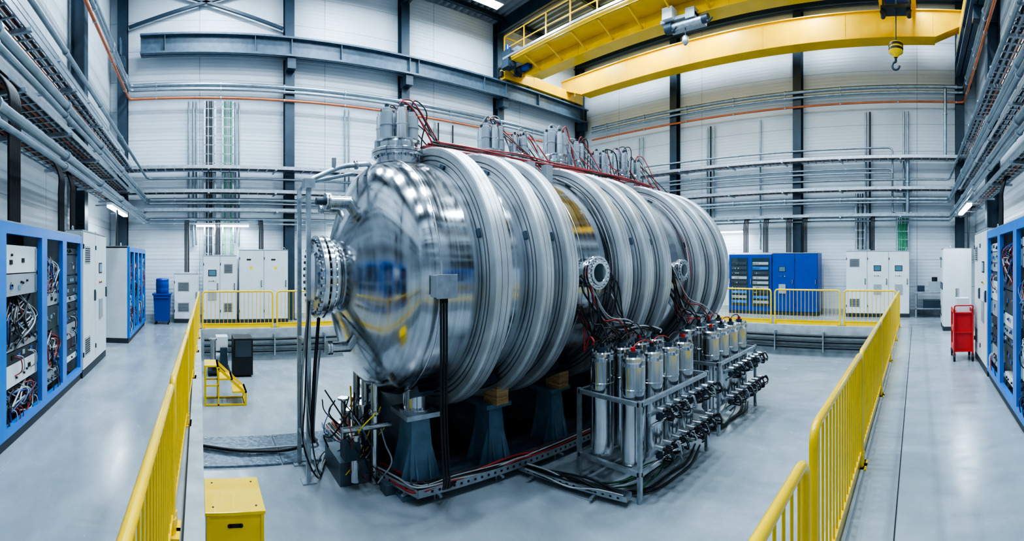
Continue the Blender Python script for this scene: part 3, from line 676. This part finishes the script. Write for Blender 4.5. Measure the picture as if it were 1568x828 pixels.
def turret(x,y,zb,r,hc,n,rc,cap=True):
    b.cyl((x,y,zb-.25),(x,y,zb+.12),r*.82,'steel2',32)
    b.flange((x,y,zb+.10),(0,0,1),r,.045,'steel2',20); b.flange((x,y,zb+.15),(0,0,1),r,.045,'steel2',20)
    b.lathe((x,y,zb+.2),(0,0,1),[(0,r*.8),(.08,r*.8),(.1,r*.9),(.12,r*.9),(.12,0)],'steel2',32,sharp=True)
    z=zb+.30
    for i in range(n):
        q=2*PI*i/n+.4; px,py=x+math.cos(q)*r*.58,y+math.sin(q)*r*.58; h=hc*rnd(.88,1.05)
        b.lathe((px,py,z),(0,0,1),[(0,rc),(h*.45,rc),(h*.46,rc*1.1),(h*.5,rc*1.1),(h*.51,rc),(h*.86,rc),(h*.88,rc*.8),(h*.98,rc*.78),(h,rc*.6),(h,0)],'inst' if i%2 else 'steel2',16,sharp=True)
        b.cyl((px,py,z+h),(px,py,z+h+.05),rc*.35,'dark',8)
    b.cyl((x,y,z),(x,y,z+hc*.9),rc*.8,'steel2',14)
    for i in range(3): 
        q=rnd(0,6.28); b.box(x+math.cos(q)*r*.8-.03,x+math.cos(q)*r*.8+.03,y+math.sin(q)*r*.8-.03,y+math.sin(q)*r*.8+.03,zb+.2,zb+.2+rnd(.1,.3),'inst')
turret(2.68,AY,AZ+1.54,.36,.46,6,.09)
tl=[(4.55,6.15,1.72,.26,.46,6,.07),(5.02,6.0,1.72,.19,.32,4,.055),(6.0,6.1,1.86,.26,.46,6,.07),(6.55,6.1,1.84,.22,.38,5,.06),(7.1,5.95,1.62,.24,.46,6,.065),(7.95,6.1,1.86,.26,.42,6,.065),(8.5,6.1,1.84,.2,.34,4,.06)]
for (x,y,dz,r,hc,n,rc) in tl: turret(x,y,AZ+dz,r,hc,n,rc)
b.box(5.3,9.1,5.9,6.3,AZ+1.78,AZ+1.83,'galv')
for x in (4.72,5.1,7.35): b.box(x-.07,x+.07,5.3,5.42,AZ+1.44,AZ+1.75,'inst')
vdone(b)
b=B("terminal_box")
tx,ty_,tz=2.44,AY-R+.03,AZ-.06
b.box(tx-.115,tx+.115,ty_-.20,ty_-.06,tz-.115,tz+.115,'inst'); b.box(tx-.125,tx+.125,ty_-.215,ty_-.20,tz-.125,tz+.125,'galv'); b.box(tx-.09,tx+.09,ty_-.08,ty_+.05,tz-.09,tz+.09,'mid')
for dx in (-.035,.0,.035): b.cyl((tx+dx,ty_-.14,tz-.12),(tx+dx,ty_-.14,tz-.18),.016,'black',10)
for dx,m,r in ((-.035,'black',.013),(0,'black',.015),(.035,'black',.013)):
    b.cable([(tx+dx,ty_-.14,tz-.18),(tx+dx+.02,ty_-.11,tz-.7),(tx+dx+.05,ty_-.06,tz-1.4),(tx+dx+.12,ty_-.0,tz-2.1),(tx+dx+.2,ty_+.15,PZ+.3),(tx+.45+dx,ty_+.4,PZ+.2)],r,m,8,8)
vdone(b,.004)
# supports
b=B("support_saddles")
def pedestal(x,y,zt,w=.3,wood=True):
    z0=PZ
    b.box(x-w/2-.14,x+w/2+.14,y-.3,y+.3,z0,z0+.05,'sup')
    vs=[(x+sx*w/2*s,y+sy*.22*s,z) for z,s in((z0+.05,1.05),(zt-.06,.72)) for sy in(-1,1) for sx in(-1,1)]
    b.add(vs,[(0,2,3,1),(4,5,7,6),(0,1,5,4),(2,6,7,3),(0,4,6,2),(1,3,7,5)],'sup')
    for sx in(-1,1):
        for sy in (-.15,.15):
            vs=[(x+sx*w*.36,y+sy-.01,z0+.05),(x+sx*(w/2+.13),y+sy-.01,z0+.05),(x+sx*w*.33,y+sy-.01,zt-.25)]
            vs+=[(a,c+.02,d) for a,c,d in vs]; b.add(vs,[(0,1,2),(5,4,3),(0,3,4,1),(1,4,5,2),(2,5,3,0)],'sup')
    for sx in (-.09,.09):
        vs=[(x+sx-.01,y-.2,z0+.05),(x+sx-.01,y-.3,z0+.05),(x+sx-.01,y-.15,zt-.3)]; vs+=[(a+.02,c,d) for a,c,d in vs]; b.add(vs,[(0,1,2),(5,4,3),(0,3,4,1),(1,4,5,2),(2,5,3,0)],'sup')
    b.box(x-w/2-.06,x+w/2+.06,y-.25,y+.25,zt-.06,zt,'sup' if wood else 'galv')
    for sx in(-1,1):
        for sy in(-1,1): b.cyl((x+sx*(w/2+.08),y+sy*.22,z0+.05),(x+sx*(w/2+.08),y+sy*.22,z0+.09),.025,'galv',6)
PXs=[2.64,3.80,4.98,6.25,7.4,8.7]
for i,x in enumerate(PXs):
    for y in (5.18,6.5):
        zt=.08 if i==0 else .02
        pedestal(x,y,zt,.3 if i else .34,i>0)
        if i==0:
            b.cyl((x,y,zt),(x,y,.62),.15,'steel2',32); b.lathe((x,y,zt),(0,0,1),[(0,.20),(.03,.20),(.03,.15)],'steel2',32,sharp=True)
        else:
            sg=-1 if y<5.8 else 1
            yo=y+sg*.16
            vs=[(x-.10,yo-.16,zt),(x+.10,yo-.16,zt),(x+.10,yo+.14,zt),(x-.10,yo+.14,zt)]
            def rz(yy): return AZ-math.sqrt(max(1.80**2-(yy-AY)**2,0))+.06
            vs+=[(a,c,rz(c)) for a,c,_ in vs]
            b.add(vs,[(0,3,2,1),(4,5,6,7),(0,1,5,4),(1,2,6,5),(2,3,7,6),(3,0,4,7)],'wood')
    vs=[];n=14
    for k in range(n+1):
        q=PI*1.5+(-.62+1.24*k/n); 
        for dx in(-.12,.12):
            vs.append((x+dx,AY+(R+.01)*math.cos(q),AZ+(R+.01)*math.sin(q))); vs.append((x+dx,AY+(R+.1)*math.cos(q),AZ+(R+.1)*math.sin(q)))
    fs=[]
    for k in range(n):
        a=k*4; fs+=[(a,a+4,a+6,a+2),(a+1,a+3,a+7,a+5),(a,a+1,a+5,a+4),(a+2,a+6,a+7,a+3)]
    b.add(vs,fs,'mid')
    b.box(x-.1,x+.1,5.2,6.4,PZ+.3,PZ+.5,'mid'); b.box(x-.02,x+.02,5.2,6.4,PZ+.5,.12,'mid')
for y in (5.18,6.5): b.box(2.2,9.0,y-.09,y+.09,PZ,PZ+.12,'mid')
b.ibeam((2.3,6.5,PZ+.42),(9.0,6.5,PZ+.42),.2,.5,'mid')  # deep beam added to darken the bright gap under the tank
for y,z in ((5.6,PZ+.15),(5.9,PZ+.12),(6.15,PZ+.3)): b.cyl((2.3,y,z),(9.3,y,z),.06,'blackpipe',12)  # black pipes added too, to keep the space below the tank dark
vdone(b)
b=B("floor_cable_duct")
def duct(pts,w=.2,h=.09,z=PZ+.16,cols=('red','black','black','greyc','greyc','black','dgreen')):
    pts=[Vector((*p,z)) for p in pts]
    for p0,p1 in zip(pts[:-1],pts[1:]):
        d=(p1-p0).normalized(); n=Vector((-d.y,d.x,0)); L=(p1-p0).length; e=d*w*.4
        b.beam(p0-e-Vector((0,0,h/2)),p1+e-Vector((0,0,h/2)),w,.008,'galv')
        for sg in(-1,1): b.beam(p0-e+n*sg*w/2,p1+e+n*sg*w/2,.006,h,'galv')
        k=.1
        while k<L:
            for sg in (-1,1): b.beam(p0+d*k+n*sg*(w/2+.004),p0+d*(k+.03)+n*sg*(w/2+.004),.004,h*.3,'slot')
            k+=.1
        k=.2
        while k<L: q=p0+d*k; b.cyl((q.x,q.y,PZ),(q.x,q.y,z-h/2),.015,'galv',8); b.beam(q-n*.16-Vector((0,0,h/2+.015)),q+n*.16-Vector((0,0,h/2+.015)),.04,.02,'galv'); k+=.9
    for i in range(9):
        off=(i-4)*.018
        m=random.choice(cols)
        q=[]
        for p0,p1 in zip(pts[:-1],pts[1:]):
            for t in (0,.25,.5,.75): q.append(p0.lerp(p1,t)+Vector((off+rnd(-.02,.02),off+rnd(-.02,.02),rnd(-.02,.05))))
        q.append(pts[-1]); b.cable(q,rnd(.009,.016),m,4,6)
duct([(2.1,7.2),(2.12,5.95),(2.5,4.78),(4.45,4.72),(9.2,4.72)])
duct([(4.0,4.64),(4.3,3.2)],.14,.06,PZ+.10,('dgreen','black','black','black','greyc')) 
vdone(b)
b=B("service_frame")
FX=1.40
for (x,y) in ((FX,5.75),(FX,6.3)):
    b.beam((x,y,PZ),(x,y,AZ+1.2),.055,.055,'galv'); b.box(x-.09,x+.09,y-.09,y+.09,PZ,PZ+.02,'galv')
for z in (PZ+.5,AZ-.85,AZ+1.05): b.beam((FX,5.75,z),(FX,6.3,z),.04,.04,'galv')
b.tube(rpath([(FX,5.75,AZ+1.1),(FX+.02,5.75,AZ+1.25),(1.85,5.78,AZ+1.46),(2.28,5.8,AZ+1.53),(2.28,5.8,AZ+1.35)],.1),.034,'galv',10)
b.tube(rpath([(FX,6.3,AZ+.9),(FX,6.3,AZ+1.28),(2.1,6.0,AZ+1.42)],.15),.025,'pipe',10)
b.box(FX-.07,FX+.07,5.67,5.83,AZ+1.14,AZ+1.26,'galv'); b.cyl((1.75,5.77,AZ+1.42),(1.75,5.77,AZ+1.56),.03,'steel2',10); b.flange((2.05,5.79,AZ+1.49),(1,0,.2),.06,.03,'steel2',6)
for i in range(5):
    y=5.62+i*.035
    b.cable([(FX-.02+i*.01,y,AZ-.3),(FX-.05,y,AZ-.8),(FX-.06+rnd(-.05,.05),y-.03,AZ-1.5),(FX-.02+rnd(-.08,.08),y+rnd(-.1,.1),PZ+.5),(1.45+rnd(0,.15),y+rnd(0,.2),PZ+.05),(1.8,6.2+i*.06,PZ+.06),(2.2,6.1+i*.1,PZ+.1)],rnd(.008,.014),['black','greyc','black','greyc','black'][i],7,7)
b.cable([(1.58,5.9,AZ-.5),(1.45,5.65,AZ-1.3),(1.43,5.7,-.3),(1.6,6.2,PZ+.35),(1.3,6.6,PZ+.08),(.6,6.7,PZ+.07),(.06,6.9,PZ+.07)],.024,'black',8,8)
b.cable([(1.62,6.0,AZ-1.0),(1.5,5.75,AZ-1.5),(1.48,5.8,-.3),(1.6,6.1,PZ+.3),(1.4,6.75,PZ+.07),(.6,6.78,PZ+.06),(.06,6.97,PZ+.06)],.016,'greyc',8,8)
vdone(b)
b=B("head_pipework")
for i in range(6):
    x=1.8+rnd(0,.5); y=rnd(5.3,6.3); z=rnd(-.3,.15)
    b.cyl((x,y,PZ+.1),(x,y,z),rnd(.025,.06),'steel2',14); b.flange((x,y,z),(0,0,1),.08,.025,'steel2',8)
for y in (5.45,5.8,6.15): b.cyl((2.2,y,PZ),(2.2,y,.4),.05,'steel2',16); b.flange((2.2,y,.0),(0,0,1),.085,.03,'steel2',8)
b.cyl((1.75,5.4,-.15),(2.4,5.4,-.15),.04,'steel2',14); b.box(1.75,1.95,5.3,5.5,-.5,-.3,'dark')
b.box(1.75,2.15,5.5,6.2,PZ,PZ+.3,'mid')
for i in range(34):
    a=Vector((rnd(1.7,2.3),rnd(5.2,6.3),rnd(-.3,.3))); e=Vector((rnd(1.75,2.4),rnd(5.1,6.2),PZ+rnd(.05,.3)))
    m1=a.lerp(e,.33)+Vector((rnd(-.2,.15),rnd(-.2,.2),rnd(-.1,.1))); m2=a.lerp(e,.66)+Vector((rnd(-.2,.15),rnd(-.15,.2),rnd(-.2,.1)))
    b.cable([a,m1,m2,e],rnd(.006,.012),random.choice(['black','black','red','greyc','bluec','black','label','black']),6,6)
vdone(b)
b=B("vessel_cabling")
for (x,y,dz,r,hc,n,rc) in [(2.68,AY,1.52,.34,.5,6,.08)]+tl:
    zt=AZ+dz+.3+hc
    for i in range(6 if x>3 else 7):
        q=rnd(0,6.28); a=Vector((x+math.cos(q)*r*.55,y+math.sin(q)*r*.55,zt))
        dx=rnd(.35,.8); e=Vector((x+dx,5.75+rnd(-.3,.4),AZ+1.72))
        b.cable([a,a+Vector((.06,rnd(-.05,.05),rnd(.04,.12))),a+Vector((.22,rnd(-.1,.1),rnd(-.05,.08))),a.lerp(e,.7)+Vector((.05,0,.02)),e],rnd(.007,.013),random.choice(['black','red','black','red','greyc','black']),6,6)
for i in range(10):
    y0=5.4+i*.06; pts=[(3.1+k*.75,y0+rnd(-.06,.06),AZ+math.sqrt(1.8**2-(y0-AY)**2)+.03+rnd(0,.06)) for k in range(8)]
    b.cable(pts,rnd(.009,.016),random.choice(['black','red','black','red','black']),5,6)
def shell(x,q,rr): return Vector((x,AY-rr*math.cos(q),AZ+rr*math.sin(q)))
for xg,cnt in ((4.49,5),(5.30,3),(6.84,4),(7.70,3)):
    for i in range(cnt):
        x=xg+rnd(-.03,.03); q0=1.3; q1=-.75
        b.cable([shell(x+rnd(-.015,.015),q0+(q1-q0)*k/9,R+.03+rnd(0,.035)) for k in range(10)],rnd(.008,.013),random.choice(['black','black','red','greyc']),5,6)
def bundle(x,tx0,tx1,zt,n):
    for i in range(n):
        a=shell(x+rnd(-.1,.1),rnd(-.1,.15) if i%3 else rnd(-.35,-.1),R+.03); ex=tx0+(tx1-tx0)*i/n; ey=rnd(3.75,3.95)
        e=Vector((ex,ey,zt)); m=a.lerp(e,.35)+Vector((-.03,-.05,-.30+rnd(-.10,.06))); m2=a.lerp(e,.75)+Vector((0,0,-.02+rnd(-.05,.06)))
        b.cable([a,a+Vector((rnd(-.03,.03),-.10,-.16)),m,m2,e+Vector((0,0,.06)),e],rnd(.010,.015),random.choice(['black','red','black','black','greyc']),7,6)
bundle(4.72,4.6,6.1,.84,15); bundle(7.0,6.8,8.2,.84,14); bundle(5.25,5.1,6.1,.84,5)
vdone(b)
# ------------------------------------------------------------------ capacitor racks
def caprack(x0,y0,nx,sp,L,Dp):
    b=B("capacitor_rack"); x1=x0+L; y1=y0+Dp
    zf=.26; w=.05
    for x in (x0,x1):
        for y in(y0,y1): b.beam((x,y,PZ+.05),(x,y,zf+.04),w,w,'galv'); b.cyl((x,y,PZ),(x,y,PZ+.06),.035,'galv',10)
    for z in (PZ+.34,zf):
        for y in (y0,y1): b.beam((x0,y,z),(x1,y,z),w,w,'galv')
        for x in (x0,x1): b.beam((x,y0,z),(x,y1,z),w,w,'galv')
    for y in (y0+.2,y1-.2): b.beam((x0,y,PZ+.34),(x1,y,PZ+.34),.06,.03,'galv')
    r=.155; zb=PZ+.36; zt=.78
    for i in range(nx):
        for j,y in enumerate((y0+.24,y0+Dp-.22)):
            x=x0+.2+i*sp
            b.lathe((x,y,zb),(0,0,1),[(0,0),(0,r*.9),(.03,r),(.9,r),(.905,r*1.03),(.925,r*1.03),(.93,r),(zt-zb-.12,r),(zt-zb-.08,r*.93),(zt-zb-.06,r*.99),(zt-zb-.02,r*.99),(zt-zb,r*.9),(zt-zb,0)],'steel2',32,sharp=True)
            b.cyl((x,y,zt),(x,y,zt+.05),.06,'dark',14); b.cyl((x,y,zt+.05),(x,y,zt+.10),.03,'redp' if (i+j)%3==0 else 'black',10)
            for q in range(6): b.cyl((x+math.cos(q*1.047)*r*.8,y+math.sin(q*1.047)*r*.8,zt),(x+math.cos(q*1.047)*r*.8,y+math.sin(q*1.047)*r*.8,zt+.02),.012,'galv',6)
            b.box(x-.025,x+.025,y-r-.012,y-r+.02,zt-.1,zt-.04,'inst')
            if i<nx-1: b.cable([(x,y,zt+.1),(x+sp*.3,y,zt+.15),(x+sp*.7,y,zt+.15),(x+sp,y,zt+.1)],.009,random.choice(['red','black']),5,6)
    for zl in (.12,-.35):
        b.beam((x0+.1,y0-.05,zl),(x1,y0-.05,zl),.04,.05,'galv'); b.cyl((x0+.1,y0-.09,zl-.12),(x1+.02,y0-.09,zl-.12),.02,'steel2',10)
        k=x0+.3
        while k<x1:
            b.cyl((k,y0-.15,zl+.02),(k,y0-.02,zl+.02),.036,'steel2',14); b.cyl((k,y0-.19,zl+.02),(k,y0-.15,zl+.02),.026,'black',12); b.box(k-.03,k+.03,y0-.12,y0-.05,zl-.1,zl-.03,'dark')
            for q in range(4):
                a=Vector((k,y0-.18,zl+.02)); e=Vector((k+rnd(.05,.18),y0-.06,zl-rnd(.08,.18)))
                b.cable([a,a+Vector((rnd(-.03,.03),-.05,rnd(.0,.04))),a+Vector((rnd(.05,.1),-.06,-.08-rnd(0,.07))),e],rnd(.007,.012),random.choice(['black','black','black','greyc','black','black']),6,6)
            k+=.2
    for i in range(8):
        a=Vector((rnd(x0+.4,x1),y0-.05,rnd(-.5,-.35))); e=Vector((a.x+rnd(-.5,.3),y0+rnd(.0,.3),PZ+.12))
        b.cable([a,a.lerp(e,.4)+Vector((0,-.08,0)),e+Vector((.1,-.05,.05)),e],rnd(.008,.014),random.choice(['black','black','dgreen','black','greyc']),6,6)
    for i in range(5):
        y=y0+rnd(.0,.5); b.cable([(x0-.1,y+.3,PZ+.05),(x0+.3,y,PZ+.03),(x0+.8,y+rnd(-.1,.1),PZ+.03),(x0+1.2,y-.05,PZ+.03),(x1,y+.1,PZ+.06)],rnd(.01,.016),random.choice(['black','dgreen','black','black']),6,6)
    b.done()
caprack(4.42,3.07,4,.42,1.76,.96)
caprack(6.78,3.15,4,.42,1.72,.9)
# ------------------------------------------------------------------ camera
cd=bpy.data.cameras.new("camera"); cam=bpy.data.objects.new("camera",cd); S.collection.objects.link(cam); S.camera=cam
cam.location=(0,0,CAMZ); cam.rotation_euler=(PI/2,0,-.684)
cd.lens=11; cd.clip_start=.05; cd.clip_end=200
cd.type='PANO'; cd.panorama_type='CENTRAL_CYLINDRICAL'
cd.central_cylindrical_range_u_min=-1.12; cd.central_cylindrical_range_u_max=1.12
cd.central_cylindrical_range_v_min=-.611; cd.central_cylindrical_range_v_max=.571; cd.central_cylindrical_radius=1.0
w=bpy.data.worlds.new("world"); S.world=w; w.use_nodes=True
w.node_tree.nodes["Background"].inputs[0].default_value=(.55,.65,.75,1); w.node_tree.nodes["Background"].inputs[1].default_value=.5
S.view_settings.view_transform='AgX'
try: S.view_settings.look='AgX - High Contrast'
except Exception: pass
S.view_settings.exposure=.42
